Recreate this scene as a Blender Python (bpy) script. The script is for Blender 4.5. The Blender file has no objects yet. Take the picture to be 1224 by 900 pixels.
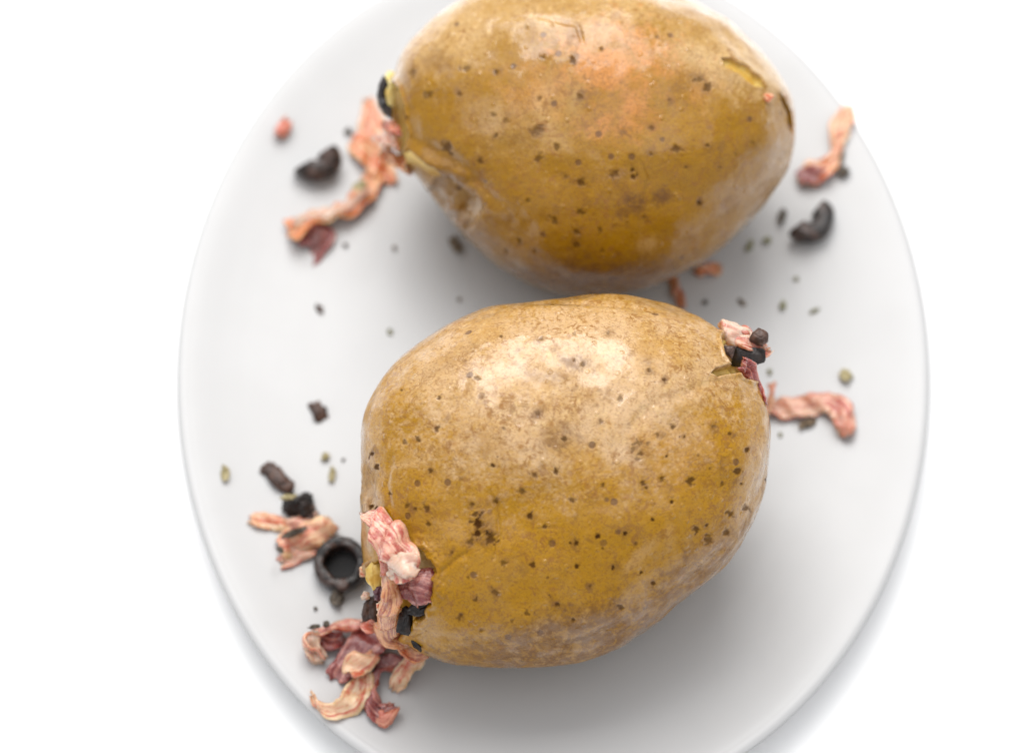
import bpy, bmesh, math, random
import numpy as np
from mathutils import Vector, Matrix

S = bpy.context.scene
COL = S.collection
R = math.radians

# ------------------------------------------------------------------ camera, light, exposure
W0, H0 = 1224.0, 900.0
TILT = R(25.0)
DIST = 0.578
TARGET = Vector((0.0, 0.0, 0.022))
LENS = 85.0
cam_d = bpy.data.cameras.new("camera")
cam = bpy.data.objects.new("camera", cam_d)
COL.objects.link(cam)
cam_d.lens = LENS
cam_d.sensor_width = 36.0
cam_d.sensor_fit = 'HORIZONTAL'
cam_d.clip_start = 0.01
cam_d.clip_end = 50.0
VW = Vector((0, -math.sin(TILT), math.cos(TILT)))      # towards the camera
VU = Vector((1, 0, 0))
VV = Vector((0, math.cos(TILT), math.sin(TILT)))
CAMP = TARGET + VW * DIST
cam.location = CAMP
cam.rotation_euler = (TILT, 0, 0)
cam_d.dof.use_dof = True
cam_d.dof.focus_distance = 0.532
cam_d.dof.aperture_fstop = 5.8
cam_d.dof.aperture_blades = 0
S.camera = cam
FPX = W0 * LENS / 36.0

world = bpy.data.worlds.new("World")
S.world = world
world.use_nodes = True
bg = world.node_tree.nodes["Background"]
bg.inputs[0].default_value = (0.97, 0.98, 1.0, 1)
bg.inputs[1].default_value = 0.47

def area(name, loc, target, sx, sy, watts, col):
    d = bpy.data.lights.new(name, 'AREA')
    d.shape = 'RECTANGLE'
    d.size = sx
    d.size_y = sy
    d.energy = watts
    d.color = col
    o = bpy.data.objects.new(name, d)
    COL.objects.link(o)
    o.location = loc
    o.rotation_euler = (Vector(target) - Vector(loc)).to_track_quat('-Z', 'Y').to_euler()
    return o

area("window_light", (-0.08, 0.54, 0.88), (0, 0.02, 0.02), 0.78, 0.86, 11.3, (1.0, 0.985, 0.965))

area("ceiling_fill", (0.0, 0.2, 1.7), (0, 0.1, 0), 3.8, 2.8, 31.0, (0.97, 0.98, 1.0))  # unseen ceiling's bounce, added and widened as fill for the plate's shadows

S.view_settings.view_transform = 'Standard'
S.view_settings.look = 'None'
S.view_settings.exposure = 0.12
S.view_settings.gamma = 1.0
S.view_settings.use_curve_mapping = False
S.render.engine = 'CYCLES'
S.cycles.max_bounces = 8

# ------------------------------------------------------------------ helpers
def ray(px, py):
    return (VU * ((px - W0 / 2) / FPX) + VV * ((H0 / 2 - py) / FPX) - VW)

PA, PB = 0.0920, 0.1170           # half axes of the oval plate at its rim
PROT = R(-1.1)
PC = Vector((0.0101, 0.0132, 0))
# profile of the upper face: inward distance from the rim, height
PROF_T = np.array([0.0000, 0.0010, 0.0022, 0.0040, 0.0070, 0.0110, 0.0160, 0.0210, 0.0260, 0.0330, 0.0430, 0.2])
PROF_Z = np.array([0.0121, 0.0127, 0.0127, 0.0123, 0.0115, 0.0104, 0.0092, 0.0082, 0.0074, 0.0066, 0.0060, 0.006])

def plate_z(x, y):
    dx, dy = x - PC.x, y - PC.y
    c, s = math.cos(-PROT), math.sin(-PROT)
    lx, ly = dx * c - dy * s, dx * s + dy * c
    lo, hi = 0.0, PA
    # inward offset t of the oval that runs through the point
    for _ in range(24):
        t = 0.5 * (lo + hi)
        f = (lx / max(PA - t, 1e-5)) ** 2 + (ly / max(PB - t, 1e-5)) ** 2
        if f > 1: hi = t
        else: lo = t
    return float(np.interp(lo, PROF_T, PROF_Z))

def at(px, py, h=0.0):
    """point on the plate seen at a place of the photograph, h above the glaze"""
    d = ray(px, py)
    z = 0.006
    for _ in range(8):
        p = CAMP + d * ((z + h - CAMP.z) / d.z)
        z = plate_z(p.x, p.y)
    return CAMP + d * ((z + h - CAMP.z) / d.z)

def vnoise(P, seed=0):
    P = np.asarray(P, dtype=np.float64)
    i = np.floor(P).astype(np.int64)
    f = P - i
    f = f * f * (3 - 2 * f)
    def h(ix, iy, iz):
        n = (ix * 374761393 + iy * 668265263 + iz * 2147483647 + seed * 1274126177) & 0xFFFFFFFF
        n = ((n ^ (n >> 13)) * 1274126177) & 0xFFFFFFFF
        n = ((n ^ (n >> 16)) * 2246822519) & 0xFFFFFFFF
        return ((n ^ (n >> 15)) & 0xFFFFFF) / float(0xFFFFFF)
    x, y, z = i[:, 0], i[:, 1], i[:, 2]
    fx, fy, fz = f[:, 0], f[:, 1], f[:, 2]
    r = 0
    for a in (0, 1):
        for b in (0, 1):
            for c in (0, 1):
                w = (fx if a else 1 - fx) * (fy if b else 1 - fy) * (fz if c else 1 - fz)
                r = r + w * h(x + a, y + b, z + c)
    return r * 2 - 1

def fbm(P, seed=0, o=3):
    r, a = 0, 1.0
    P = np.asarray(P, dtype=np.float64)
    for k in range(o):
        r = r + a * vnoise(P * (2 ** k) + k * 17.3, seed + k)
        a *= 0.5
    return r

def tag(o, label=None, cat=None, group=None, kind=None):
    if label: o["label"] = label
    if cat: o["category"] = cat
    if group: o["group"] = group
    if kind: o["kind"] = kind
    return o

def mesh_obj(name, verts, faces, mat, parent=None, attrs=None, smooth=True):
    me = bpy.data.meshes.new(name)
    me.from_pydata([tuple(v) for v in verts], [], [tuple(f) for f in faces])
    if smooth:
        me.polygons.foreach_set("use_smooth", [True] * len(me.polygons))
    for k, a in (attrs or {}).items():
        at_ = me.attributes.new(k, 'FLOAT', 'POINT')
        at_.data.foreach_set("value", np.asarray(a, dtype=np.float32))
    me.materials.append(mat)
    me.update()
    o = bpy.data.objects.new(name, me)
    COL.objects.link(o)
    if parent:
        o.parent = parent
    return o

# ------------------------------------------------------------------ materials
class NT:
    def __init__(self, name):
        self.m = bpy.data.materials.new(name)
        self.m.use_nodes = True
        self.t = self.m.node_tree
        self.b = self.t.nodes["Principled BSDF"]
    def n(self, kind, **kw):
        x = self.t.nodes.new(kind)
        for k, v in kw.items():
            setattr(x, k, v)
        return x
    def l(self, a, b):
        self.t.links.new(a, b)
    def set(self, **kw):
        for k, v in kw.items():
            self.b.inputs[k.replace('_', ' ')].default_value = v
    def attr(self, name):
        return self.n("ShaderNodeAttribute", attribute_name=name).outputs["Fac"]
    def coords(self):
        return self.n("ShaderNodeTexCoord").outputs["Object"]
    def noise(self, vec, scale, detail=4, rough=0.55, dist=0.0):
        x = self.n("ShaderNodeTexNoise")
        x.inputs["Scale"].default_value = scale
        x.inputs["Detail"].default_value = detail
        x.inputs["Roughness"].default_value = rough
        x.inputs["Distortion"].default_value = dist
        if vec is not None: self.l(vec, x.inputs["Vector"])
        return x.outputs["Fac"]
    def voro(self, vec, scale, feature='F1', rnd=1.0):
        x = self.n("ShaderNodeTexVoronoi", feature=feature)
        x.inputs["Scale"].default_value = scale
        x.inputs["Randomness"].default_value = rnd
        self.l(vec, x.inputs["Vector"])
        return x
    def ramp(self, fac, lo, hi, a=0.0, b=1.0):
        x = self.n("ShaderNodeMapRange", interpolation_type='SMOOTHSTEP')
        for i, v in enumerate((lo, hi, a, b)):
            x.inputs[i + 1].default_value = v
        self.l(fac, x.inputs[0])
        return x.outputs[0]
    def math(self, op, a, b=None):
        x = self.n("ShaderNodeMath", operation=op)
        for i, v in enumerate((a, b)):
            if v is None: continue
            if isinstance(v, (int, float)): x.inputs[i].default_value = v
            else: self.l(v, x.inputs[i])
        return x.outputs[0]
    def mix(self, fac, a, b):
        x = self.n("ShaderNodeMix", data_type='RGBA')
        if isinstance(fac, (int, float)): x.inputs[0].default_value = fac
        else: self.l(fac, x.inputs[0])
        for i, v in ((6, a), (7, b)):
            if isinstance(v, tuple): x.inputs[i].default_value = (*v, 1)
            else: self.l(v, x.inputs[i])
        return x.outputs[2]
    def bump(self, h, dist, strength=1.0, prev=None):
        x = self.n("ShaderNodeBump")
        x.inputs["Strength"].default_value = strength
        x.inputs["Distance"].default_value = dist
        self.l(h, x.inputs["Height"])
        if prev: self.l(prev, x.inputs["Normal"])
        return x.outputs["Normal"]
    def out(self, col=None, rough=None, normal=None):
        if col is not None: self.l(col, self.b.inputs["Base Color"])
        if rough is not None: self.l(rough, self.b.inputs["Roughness"])
        if normal is not None: self.l(normal, self.b.inputs["Normal"])
        return self.m

def mat_porcelain():
    k = NT("white_porcelain")
    k.set(Roughness=0.3, IOR=1.42)
    c = k.coords()
    col = k.mix(k.noise(c, 30, 2), (0.445, 0.445, 0.447), (0.455, 0.454, 0.453))
    return k.out(col, k.ramp(k.noise(c, 60, 3), 0.3, 0.7, 0.28, 0.36), k.bump(k.noise(c, 25, 1), 0.0002, 0.25))

def mat_table():
    k = NT("white_table_top")
    k.set(Roughness=0.7)
    c = k.coords()
    return k.out(k.mix(k.noise(c, 300, 3), (0.93, 0.93, 0.93), (0.95, 0.95, 0.95)))

def mat_skin(name, yellow, tan, tanlo, tanhi, offs, rough=(0.34, 0.5), coat=(0.22, 1.0)):
    k = NT(name)
    k.set(IOR=1.42)
    k.b.inputs["Subsurface Weight"].default_value = 0.06
    k.b.inputs["Subsurface Radius"].default_value = (0.004, 0.002, 0.0006)
    k.b.inputs["Subsurface Scale"].default_value = 1.0
    k.b.inputs["Coat Weight"].default_value = 0.9
    k.b.inputs["Coat Roughness"].default_value = 0.10
    k.b.inputs["Coat IOR"].default_value = 1.52
    mp = k.n("ShaderNodeMapping")
    mp.inputs["Location"].default_value = offs
    k.l(k.coords(), mp.inputs["Vector"])
    c = mp.outputs[0]
    # colour of the skin: yellow, with pale tan clouds and painted top highlights, russet flecks and dark lenticels
    big = k.noise(c, 38, 4, 0.6, 0.6)
    col = k.mix(k.ramp(big, tanlo, tanhi), yellow, tan)
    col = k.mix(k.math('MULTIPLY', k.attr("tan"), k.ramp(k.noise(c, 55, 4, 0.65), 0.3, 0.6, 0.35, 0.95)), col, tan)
    orange = (0.50, 0.20, 0.04)
    col = k.mix(k.math('MULTIPLY', k.attr("blush"), k.math("MULTIPLY", k.ramp(k.noise(c, 130, 5, 0.7, 0.8), 0.38, 0.6, 0.25, 0.95), 1.0)), col, orange)
    grain = k.noise(c, 1500, 3, 0.7)
    col = k.mix(k.ramp(grain, 0.48, 0.72, 0, 0.55), col, (0.17, 0.060, 0.008))
    mid = k.noise(c, 420, 5, 0.75, 0.8)
    reg = k.noise(c, 75, 3, 0.6)
    fl = k.math('MULTIPLY', k.ramp(mid, 0.53, 0.60), k.ramp(reg, 0.42, 0.6, 0.2, 1.0))
    col = k.mix(k.math('MULTIPLY', fl, 0.8), col, (0.25, 0.105, 0.014))
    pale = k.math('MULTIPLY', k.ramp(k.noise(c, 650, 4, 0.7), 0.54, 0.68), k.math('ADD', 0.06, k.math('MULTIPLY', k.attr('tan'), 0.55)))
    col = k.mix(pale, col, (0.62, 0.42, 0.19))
    # net of fine cracks in the outer skin
    r1 = k.math('ABSOLUTE', k.math('SUBTRACT', k.noise(c, 300, 3, 0.6, 1.5), 0.5))
    net = k.math('MULTIPLY', k.ramp(r1, 0.004, 0.03, 1.0, 0.0), k.ramp(k.noise(c, 130, 3, 0.6), 0.45, 0.6))
    col = k.mix(k.math('MULTIPLY', net, 0.55), col, (0.22, 0.09, 0.014))
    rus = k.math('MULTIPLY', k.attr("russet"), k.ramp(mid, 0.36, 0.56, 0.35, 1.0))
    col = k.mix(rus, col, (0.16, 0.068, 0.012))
    v2 = k.voro(c, 430)
    dots = k.math('MULTIPLY', k.ramp(v2.outputs["Distance"], 0.12, 0.42, 1.0, 0.0), k.ramp(v2.outputs["Color"], 0.6, 0.75))
    col = k.mix(k.math('MULTIPLY', dots, k.ramp(reg, 0.38, 0.6, 0.1, 0.75)), col, (0.27, 0.115, 0.015))
    # small scattered pores
    v = k.voro(c, 175)
    keep = k.ramp(v.outputs["Color"], 0.55, 0.6)
    sm = k.math('MULTIPLY', k.ramp(v.outputs["Distance"], 0.1, 0.17, 1.0, 0.0), keep)
    col = k.mix(k.math('MULTIPLY', sm, 0.75), col, (0.11, 0.045, 0.015))
    col = k.mix(k.attr("spot"), col, (0.055, 0.022, 0.006))
    k.l(k.math("MULTIPLY", 0.22, k.math("SUBTRACT", 1.0, k.attr("spot"))), k.b.inputs["Specular IOR Level"])
    # fine relief
    wr = k.noise(c, 700, 4, 0.65, 1.2)
    nb = k.bump(wr, 0.00011, 0.8)
    nb = k.bump(k.ramp(r1, 0.0, 0.05, 0.0, 1.0), 0.00006, 0.7, nb)
    vv = k.voro(c, 1250, 'SMOOTH_F1')
    nb = k.bump(k.ramp(vv.outputs["Distance"], 0.1, 0.6, 1, 0), 0.00003, 0.7, nb)
    strn = k.n("ShaderNodeMapping")
    strn.inputs["Scale"].default_value = (1.0, 2.2, 1.6)
    strn.inputs["Rotation"].default_value = (0.3, 0.2, 0.5)
    k.l(c, strn.inputs["Vector"])
    nb = k.bump(k.noise(strn.outputs[0], 230, 5, 0.7, 1.6), 0.0004, 0.16, nb)
    nb = k.bump(k.math('MULTIPLY', sm, -1.0), 0.0003, 0.6, nb)
    rg = k.ramp(k.noise(c, 260, 3), 0.3, 0.7, rough[0], rough[1])
    rg = k.math('ADD', rg, k.math('MULTIPLY', k.attr("spot"), 0.2))
    # glints of oil: short curled flakes of lifted skin
    fk = k.voro(c, 420, 'F1')
    fkm = k.math('MULTIPLY', k.ramp(fk.outputs["Distance"], 0.12, 0.3, 1, 0), k.ramp(fk.outputs["Color"], 0.62, 0.66))
    nb = k.bump(fkm, 0.00014, 0.7, nb)
    nc_ = k.bump(k.noise(c, 150, 3, 0.6, 1.0), 0.0004, 0.25)
    nc_ = k.bump(wr, 0.00005, 0.6, nc_)
    nc_ = k.bump(fkm, 0.00020, 0.8, nc_)
    k.l(nc_, k.b.inputs["Coat Normal"])
    cw = k.math('MULTIPLY', k.ramp(k.noise(c, 110, 4, 0.7), 0.38, 0.62, coat[0], coat[1]), k.math('SUBTRACT', 1.0, k.attr("spot")))
    k.l(cw, k.b.inputs["Coat Weight"])
    return k.out(col, rg, nb)

def mat_flesh(a=(0.50, 0.27, 0.025), b=(0.70, 0.50, 0.15)):
    k = NT("potato_flesh")
    k.set(Roughness=0.4)
    k.b.inputs["Subsurface Weight"].default_value = 0.25
    k.b.inputs["Subsurface Radius"].default_value = (0.004, 0.003, 0.001)
    k.b.inputs["Subsurface Scale"].default_value = 1.0
    c = k.coords()
    col = k.mix(k.ramp(k.noise(c, 220, 4), 0.35, 0.65), a, b)
    return k.out(col, None, k.bump(k.noise(c, 700, 4), 0.0004, 0.6))

def mat_bacon(name, lean, fat, brown, lo, hi, br=0.45):
    k = NT(name)
    k.set(Roughness=0.3)
    k.b.inputs["Subsurface Weight"].default_value = 0.5
    k.b.inputs["Subsurface Radius"].default_value = (0.0050, 0.0020, 0.0013)
    k.b.inputs["Subsurface Scale"].default_value = 1.0
    k.b.inputs["Coat Weight"].default_value = 0.6
    k.b.inputs["Coat Roughness"].default_value = 0.08
    cb = k.n("ShaderNodeCombineXYZ")
    k.l(k.math('MULTIPLY', k.attr("along"), 48.0), cb.inputs[0])
    k.l(k.math('MULTIPLY', k.attr("across"), 1.5), cb.inputs[1])
    k.l(k.attr("piece"), cb.inputs[2])
    c = k.coords()
    f = k.noise(cb.outputs[0], 1.5, 6, 0.68, 0.9)
    fine = k.noise(c, 600, 4, 0.7)
    ff = k.math('ADD', f, k.math('MULTIPLY', k.math('SUBTRACT', fine, 0.5), 0.3))
    fr = k.ramp(ff, lo, hi)
    col = k.mix(fr, lean, fat)
    edge = k.math('MULTIPLY', k.ramp(k.math('ABSOLUTE', k.attr("across")), 0.55, 1.05), k.ramp(k.noise(c, 160, 3), 0.4, 0.6, 0.0, br))
    col = k.mix(edge, col, brown)
    col = k.mix(k.ramp(k.noise(c, 380, 4, 0.7), 0.55, 0.7, 0, br), col, brown)
    nb = k.bump(k.noise(c, 520, 3, 0.6), 0.0006, 0.7)
    nb = k.bump(k.noise(cb.outputs[0], 7, 4, 0.7), 0.0003, 0.6, nb)
    k.l(nb, k.b.inputs["Coat Normal"])
    return k.out(col, k.ramp(fine, 0.3, 0.7, 0.14, 0.34), nb)

def mat_olive(name, a, b, rough=0.36):
    k = NT(name)
    k.set(Roughness=rough)
    k.b.inputs["Specular IOR Level"].default_value = 0.35
    k.b.inputs["Coat Weight"].default_value = 0.12
    k.b.inputs["Coat Roughness"].default_value = 0.3
    c = k.coords()
    n = k.noise(c, 330, 5, 0.65)
    col = k.mix(k.ramp(n, 0.42, 0.64), a, b)
    nb = k.bump(k.noise(c, 520, 4, 0.7), 0.0006, 0.7)
    return k.out(col, None, nb)

def mat_herb(name, a, b):
    k = NT(name)
    k.set(Roughness=0.6)
    c = k.coords()
    return k.out(k.mix(k.ramp(k.noise(c, 900, 3), 0.4, 0.62), a, b), None, k.bump(k.noise(c, 1500, 3), 0.0003, 0.8))

PORC = mat_porcelain()
TABLE = mat_table()
FLESH_PALE = mat_flesh((0.72, 0.56, 0.17), (0.80, 0.70, 0.34))
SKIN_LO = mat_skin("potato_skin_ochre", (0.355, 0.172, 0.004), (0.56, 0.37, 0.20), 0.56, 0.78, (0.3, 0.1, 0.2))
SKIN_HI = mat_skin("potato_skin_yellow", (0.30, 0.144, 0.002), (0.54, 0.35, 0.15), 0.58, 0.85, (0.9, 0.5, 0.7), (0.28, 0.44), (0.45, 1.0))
FLESH = mat_flesh()
BACON = {
    'pink':   mat_bacon("bacon_pink", (0.42, 0.085, 0.062), (0.74, 0.43, 0.31), (0.54, 0.22, 0.09), 0.40, 0.58),
    'fat':    mat_bacon("bacon_fat", (0.52, 0.12, 0.065), (0.78, 0.50, 0.32), (0.70, 0.34, 0.10), 0.38, 0.56),
    'peach':  mat_bacon("bacon_peach", (0.58, 0.13, 0.06), (0.82, 0.50, 0.32), (0.7, 0.30, 0.09), 0.40, 0.58),
    'brown':  mat_bacon("bacon_browned", (0.32, 0.085, 0.045), (0.66, 0.34, 0.16), (0.48, 0.17, 0.03), 0.42, 0.58, 0.7),
    'maroon': mat_bacon("bacon_lean", (0.19, 0.036, 0.036), (0.58, 0.26, 0.21), (0.28, 0.07, 0.035), 0.46, 0.68),
    'red':    mat_bacon("bacon_red", (0.46, 0.115, 0.075), (0.66, 0.30, 0.2), (0.55, 0.2, 0.07), 0.42, 0.68, 0.3),
    'white':  mat_bacon("bacon_white_fat", (0.48, 0.21, 0.15), (0.66, 0.46, 0.35), (0.6, 0.33, 0.17), 0.32, 0.58, 0.35),
    'orange': mat_bacon("bacon_orange", (0.58, 0.12, 0.035), (0.80, 0.44, 0.24), (0.66, 0.25, 0.05), 0.42, 0.58, 0.4),
}
OLIVE = mat_olive("black_olive", (0.006, 0.004, 0.0035), (0.075, 0.042, 0.032), 0.28)
OLIVE_BORE = mat_olive("olive_bore", (0.003, 0.002, 0.002), (0.006, 0.004, 0.004), 0.8)  # dark olive inside, blackened further for the shade of a deep bore
OLIVE_CUT = mat_olive("olive_cut_brown", (0.045, 0.024, 0.018), (0.13, 0.07, 0.05), 0.45)
OLIVE_JET = mat_olive("olive_skin_jet", (0.009, 0.0065, 0.006), (0.03, 0.019, 0.016), 0.3)
OLIVE_PURPLE = mat_olive("olive_purple", (0.07, 0.022, 0.03), (0.2, 0.10, 0.11), 0.25)
HERB_G = mat_herb("dried_herb_green", (0.13, 0.12, 0.055), (0.25, 0.24, 0.13))
HERB_B = mat_herb("dried_herb_brown", (0.09, 0.06, 0.035), (0.20, 0.145, 0.085))
HERB_P = mat_herb("dried_herb_pale", (0.30, 0.25, 0.12), (0.46, 0.40, 0.24))
HERB_D = mat_herb("dried_herb_dark", (0.045, 0.035, 0.025), (0.11, 0.085, 0.06))

# ------------------------------------------------------------------ table and plate
def build_table():
    n = 4
    o = mesh_obj("table_top", [(-3, -3, 0), (3, -3, 0), (3, 3, 0), (-3, 3, 0), (-3, -3, -0.03), (3, -3, -0.03), (3, 3, -0.03), (-3, 3, -0.03)],
                 [(0, 1, 2, 3), (7, 6, 5, 4), (0, 4, 5, 1), (1, 5, 6, 2), (2, 6, 7, 3), (3, 7, 4, 0)], TABLE, smooth=False)
    tag(o, kind='structure')

def ring_mesh(prof, seg):
    v, f = [], []
    for t, z in prof:
        for i in range(seg):
            a = 2 * math.pi * i / seg
            v.append(((PA - t) * math.cos(a), (PB - t) * math.sin(a), z))
    for j in range(len(prof) - 1):
        for i in range(seg):
            i2 = (i + 1) % seg
            f.append((j * seg + i, j * seg + i2, (j + 1) * seg + i2, (j + 1) * seg + i))
    return v, f

def build_plate():
    root = bpy.data.objects.new("oval_plate", None)
    COL.objects.link(root)
    root.location = PC
    root.rotation_euler = (0, 0, PROT)
    tag(root, "oval white porcelain plate holding both stuffed potatoes on the white table", "plate")
    tt = list(np.linspace(0, 0.006, 16)) + list(np.linspace(0.007, 0.036, 30)) + list(np.linspace(0.039, PA - 0.002, 16))
    # smooth the profile a little
    def pz(t):
        w = np.linspace(-0.0016, 0.0016, 9)
        if t < 0.0026:
            return float(np.interp(t, PROF_T, PROF_Z))
        return float(np.mean(np.interp(np.clip(t + w, 0, 1), PROF_T, PROF_Z)))
    under = [(PA - 0.002, 0.0028), (0.045, 0.0028), (0.036, 0.0030), (0.030, 0.0036), (0.022, 0.0046), (0.015, 0.0060), (0.009, 0.0078), (0.004, 0.0096), (0.0012, 0.0107), (0.0003, 0.0114)]
    prof = under + [(float(t), pz(float(t))) for t in tt]
    v, f = ring_mesh(prof, 256)
    seg = 256
    f.append(tuple(range((len(prof) - 1) * seg, len(prof) * seg)))
    f.append(tuple(reversed(range(seg))))
    mesh_obj("dish", v, f, PORC, root)
    foot = [(0.0385, 0.0030), (0.0365, 0.0030), (0.0372, 0.0006), (0.0378, 0.0), (0.0392, 0.0), (0.0398, 0.0006), (0.0405, 0.0030), (0.0385, 0.0030)]
    v, f = ring_mesh(foot, 160)
    mesh_obj("foot_ring", v, f, PORC, root)

# ------------------------------------------------------------------ potatoes
def sstep(x, a, b):
    t = np.clip((x - a) / (b - a), 0, 1)
    return t * t * (3 - 2 * t)

def seg_dist(X, Y, pts):
    """distance to a polyline, and position along it 0..1"""
    best = np.full(X.shape, 1e9)
    par = np.zeros(X.shape)
    n = len(pts) - 1
    for k in range(n):
        (x0, y0), (x1, y1) = pts[k], pts[k + 1]
        dx, dy = x1 - x0, y1 - y0
        L2 = dx * dx + dy * dy
        t = np.clip(((X - x0) * dx + (Y - y0) * dy) / L2, 0, 1)
        d = np.hypot(X - x0 - t * dx, Y - y0 - t * dy)
        m = d < best
        best = np.where(m, d, best)
        par = np.where(m, (k + t) / n, par)
    return best, par

EC, ES = 0.78, 0.86

class Potato:
    def __init__(s, name, label, outline, cpx, H, skin, seed, lumps, holes, creases, bulges, spots, russet, tans_and_highlights, blush, flesh_lines):
        cx, cy = cpx
        o = np.array(outline, float)
        th = np.arctan2(cy - o[:, 1], o[:, 0] - cx)
        rr = np.hypot(cy - o[:, 1], o[:, 0] - cx)
        order = np.argsort(th)
        th, rr = th[order], rr[order]
        g = np.linspace(-np.pi, np.pi, 2048, endpoint=False)
        rg = np.interp(g, th, rr, period=2 * np.pi)
        ker = np.exp(-np.linspace(-2.5, 2.5, 91) ** 2)
        ker /= ker.sum()
        rg = np.convolve(np.concatenate([rg[-45:], rg, rg[:45]]), ker, 'valid')
        NT_, M1, M2 = 1000, 250, 70
        T = np.linspace(-np.pi, np.pi, NT_, endpoint=False)
        s.g, s.rg, s.cpx, s.H = g, rg, cpx, H
        s.lo = -0.92
        ph = np.concatenate([np.linspace(np.pi / 2, -0.15, M1), np.linspace(-0.17, -np.pi / 2, M2)])
        ph[0] -= 0.002
        ph[-1] += 0.002
        z0 = 0.039
        d = ray(cx, cy)
        C = CAMP + d * ((z0 - CAMP.z) / d.z)
        for it in range(4):
            depth = (CAMP - C).dot(VW)
            mpp = depth / FPX
            RG = np.interp(T, g, rg, period=2 * np.pi) * mpp
            PH, TT = np.meshgrid(ph, T, indexing='ij')
            RR = np.broadcast_to(RG, PH.shape)
            cp = np.sign(np.cos(PH)) * np.abs(np.cos(PH)) ** EC
            sp = np.sign(np.sin(PH)) * np.abs(np.sin(PH)) ** ES
            Hh = np.where(PH > 0, H, H * 0.96)
            u = RR * cp * np.cos(TT)
            v = RR * cp * np.sin(TT)
            w = Hh * sp
            L = np.stack([u, v, w], -1)
            P3 = (np.array(VU)[None, None] * u[..., None] + np.array(VV)[None, None] * v[..., None] + np.array(VW)[None, None] * w[..., None])
            flat = P3.reshape(-1, 3)
            lum = lumps[0] * fbm(flat / 0.028 + seed, seed, 3) + lumps[1] * fbm(flat / 0.006 + seed, seed + 9, 3)
            Nn = s.normals(P3)
            P3 = P3 + Nn * lum.reshape(PH.shape)[..., None]
            minz = P3[..., 2].min()
            zc = 0.0060 - minz - 0.0002
            C = CAMP + d * ((zc - CAMP.z) / d.z)
        s.C = C
        s.mpp = mpp
        Wp = P3 + np.array(C)
        rel = Wp - np.array(CAMP)
        dep = -(rel @ np.array(VW))
        X = W0 / 2 + FPX * (rel @ np.array(VU)) / dep
        Y = H0 / 2 - FPX * (rel @ np.array(VV)) / dep
        front = sstep(PH, -0.12, 0.08)
        disp = np.zeros(PH.shape)
        inward = np.zeros(PH.shape)
        flesh = np.zeros(PH.shape)
        fid = np.zeros(PH.shape, int)
        nf = 0
        jit = fbm(np.stack([X.ravel() / 9, Y.ravel() / 9, np.zeros(X.size)], -1), seed + 3, 3).reshape(X.shape)
        jit2 = fbm(np.stack([X.ravel() / 3, Y.ravel() / 3, np.zeros(X.size)], -1), seed + 5, 2).reshape(X.shape)
        for (hx, hy, ra, rb, ang, depth_, soft) in holes:        # openings that hold the stuffing
            ca, sa = math.cos(R(ang)), math.sin(R(ang))
            ex = ((X - hx) * ca - (Y - hy) * sa) / ra
            ey = ((X - hx) * sa + (Y - hy) * ca) / rb
            q = np.hypot(ex, ey) + 0.10 * jit
            inward += depth_ * (1 - sstep(q, 1 - soft, 1.0)) * front
            nf += 1
            fid[(q < 1 - 0.25 * soft) & (front > 0.5) & (fid == 0)] = nf
            disp += 0.0006 * np.exp(-((q - 1.08) / 0.10) ** 2) * front
        for (pts, wd, dp) in creases:
            dd, pr = seg_dist(X, Y, pts)
            taper = np.sin(np.pi * np.clip(pr, 0.0, 1)) ** 0.5
            disp -= dp * np.exp(-(dd * (1 + 0.25 * jit) / wd) ** 2) * taper * front
        for (pts, wd, dp, fl) in flesh_lines:                    # knife cuts
            dd, pr = seg_dist(X, Y, pts)
            taper = np.clip(np.minimum(pr, 1 - pr) * 6, 0.12, 1)
            ww = wd * taper * (1 + 0.15 * jit)
            m = 1 - sstep(dd, ww * 0.55, ww)
            inward += dp * m * front
            if fl:
                nf += 1
                fid[(dd < ww * 0.85) & (front > 0.5) & (fid == 0)] = nf
            disp += 0.00012 * np.exp(-((dd - ww * 1.25) / (0.4 * wd)) ** 2) * front
        for (bx, by, rx, ry, ang, hgt) in bulges:
            ca, sa = math.cos(R(ang)), math.sin(R(ang))
            ex = ((X - bx) * ca - (Y - by) * sa) / rx
            ey = ((X - bx) * sa + (Y - by) * ca) / ry
            disp += hgt * np.exp(-(ex ** 2 + ey ** 2)) * front
        spot = np.zeros(PH.shape)
        for (sx, sy, r, k) in spots:
            r = r * 0.8
            m = (np.abs(X - sx) < 5 * r) & (np.abs(Y - sy) < 5 * r)
            if not m.any(): continue
            q = np.hypot(X[m] - sx, Y[m] - sy) / r * (1 + 0.45 * jit2[m] + 0.3 * jit[m])
            spot[m] = np.maximum(spot[m], k * (1 - sstep(q, 0.55, 1.15)) * front[m])
            disp[m] += (-0.00014 * np.exp(-(q / 0.8) ** 2) + 0.000025 * np.exp(-((q - 1.5) / 0.5) ** 2)) * min(1.5, r / 3.4) * front[m]
        hr = random.Random(seed)
        russet = list(russet)
        for (sx, sy, r, k) in spots:
            if hr.random() < 0.45:
                russet.append((sx + hr.uniform(-2, 2), sy + hr.uniform(-2, 2), r * hr.uniform(1.4, 2.8), r * hr.uniform(1.2, 2.2), hr.uniform(0, 180), hr.uniform(.3, .75)))
        for _ in range(70):
            a, q = hr.uniform(0, 6.28), math.sqrt(hr.random()) * 210
            rr_ = hr.uniform(2.5, 9)
            russet.append((cx + q * math.cos(a), cy + q * 0.85 * math.sin(a), rr_, rr_ * hr.uniform(.4, 1), hr.uniform(0, 180), hr.uniform(.15, .6)))
        rus = np.zeros(PH.shape); tn = np.zeros(PH.shape); bl = np.zeros(PH.shape)
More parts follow.
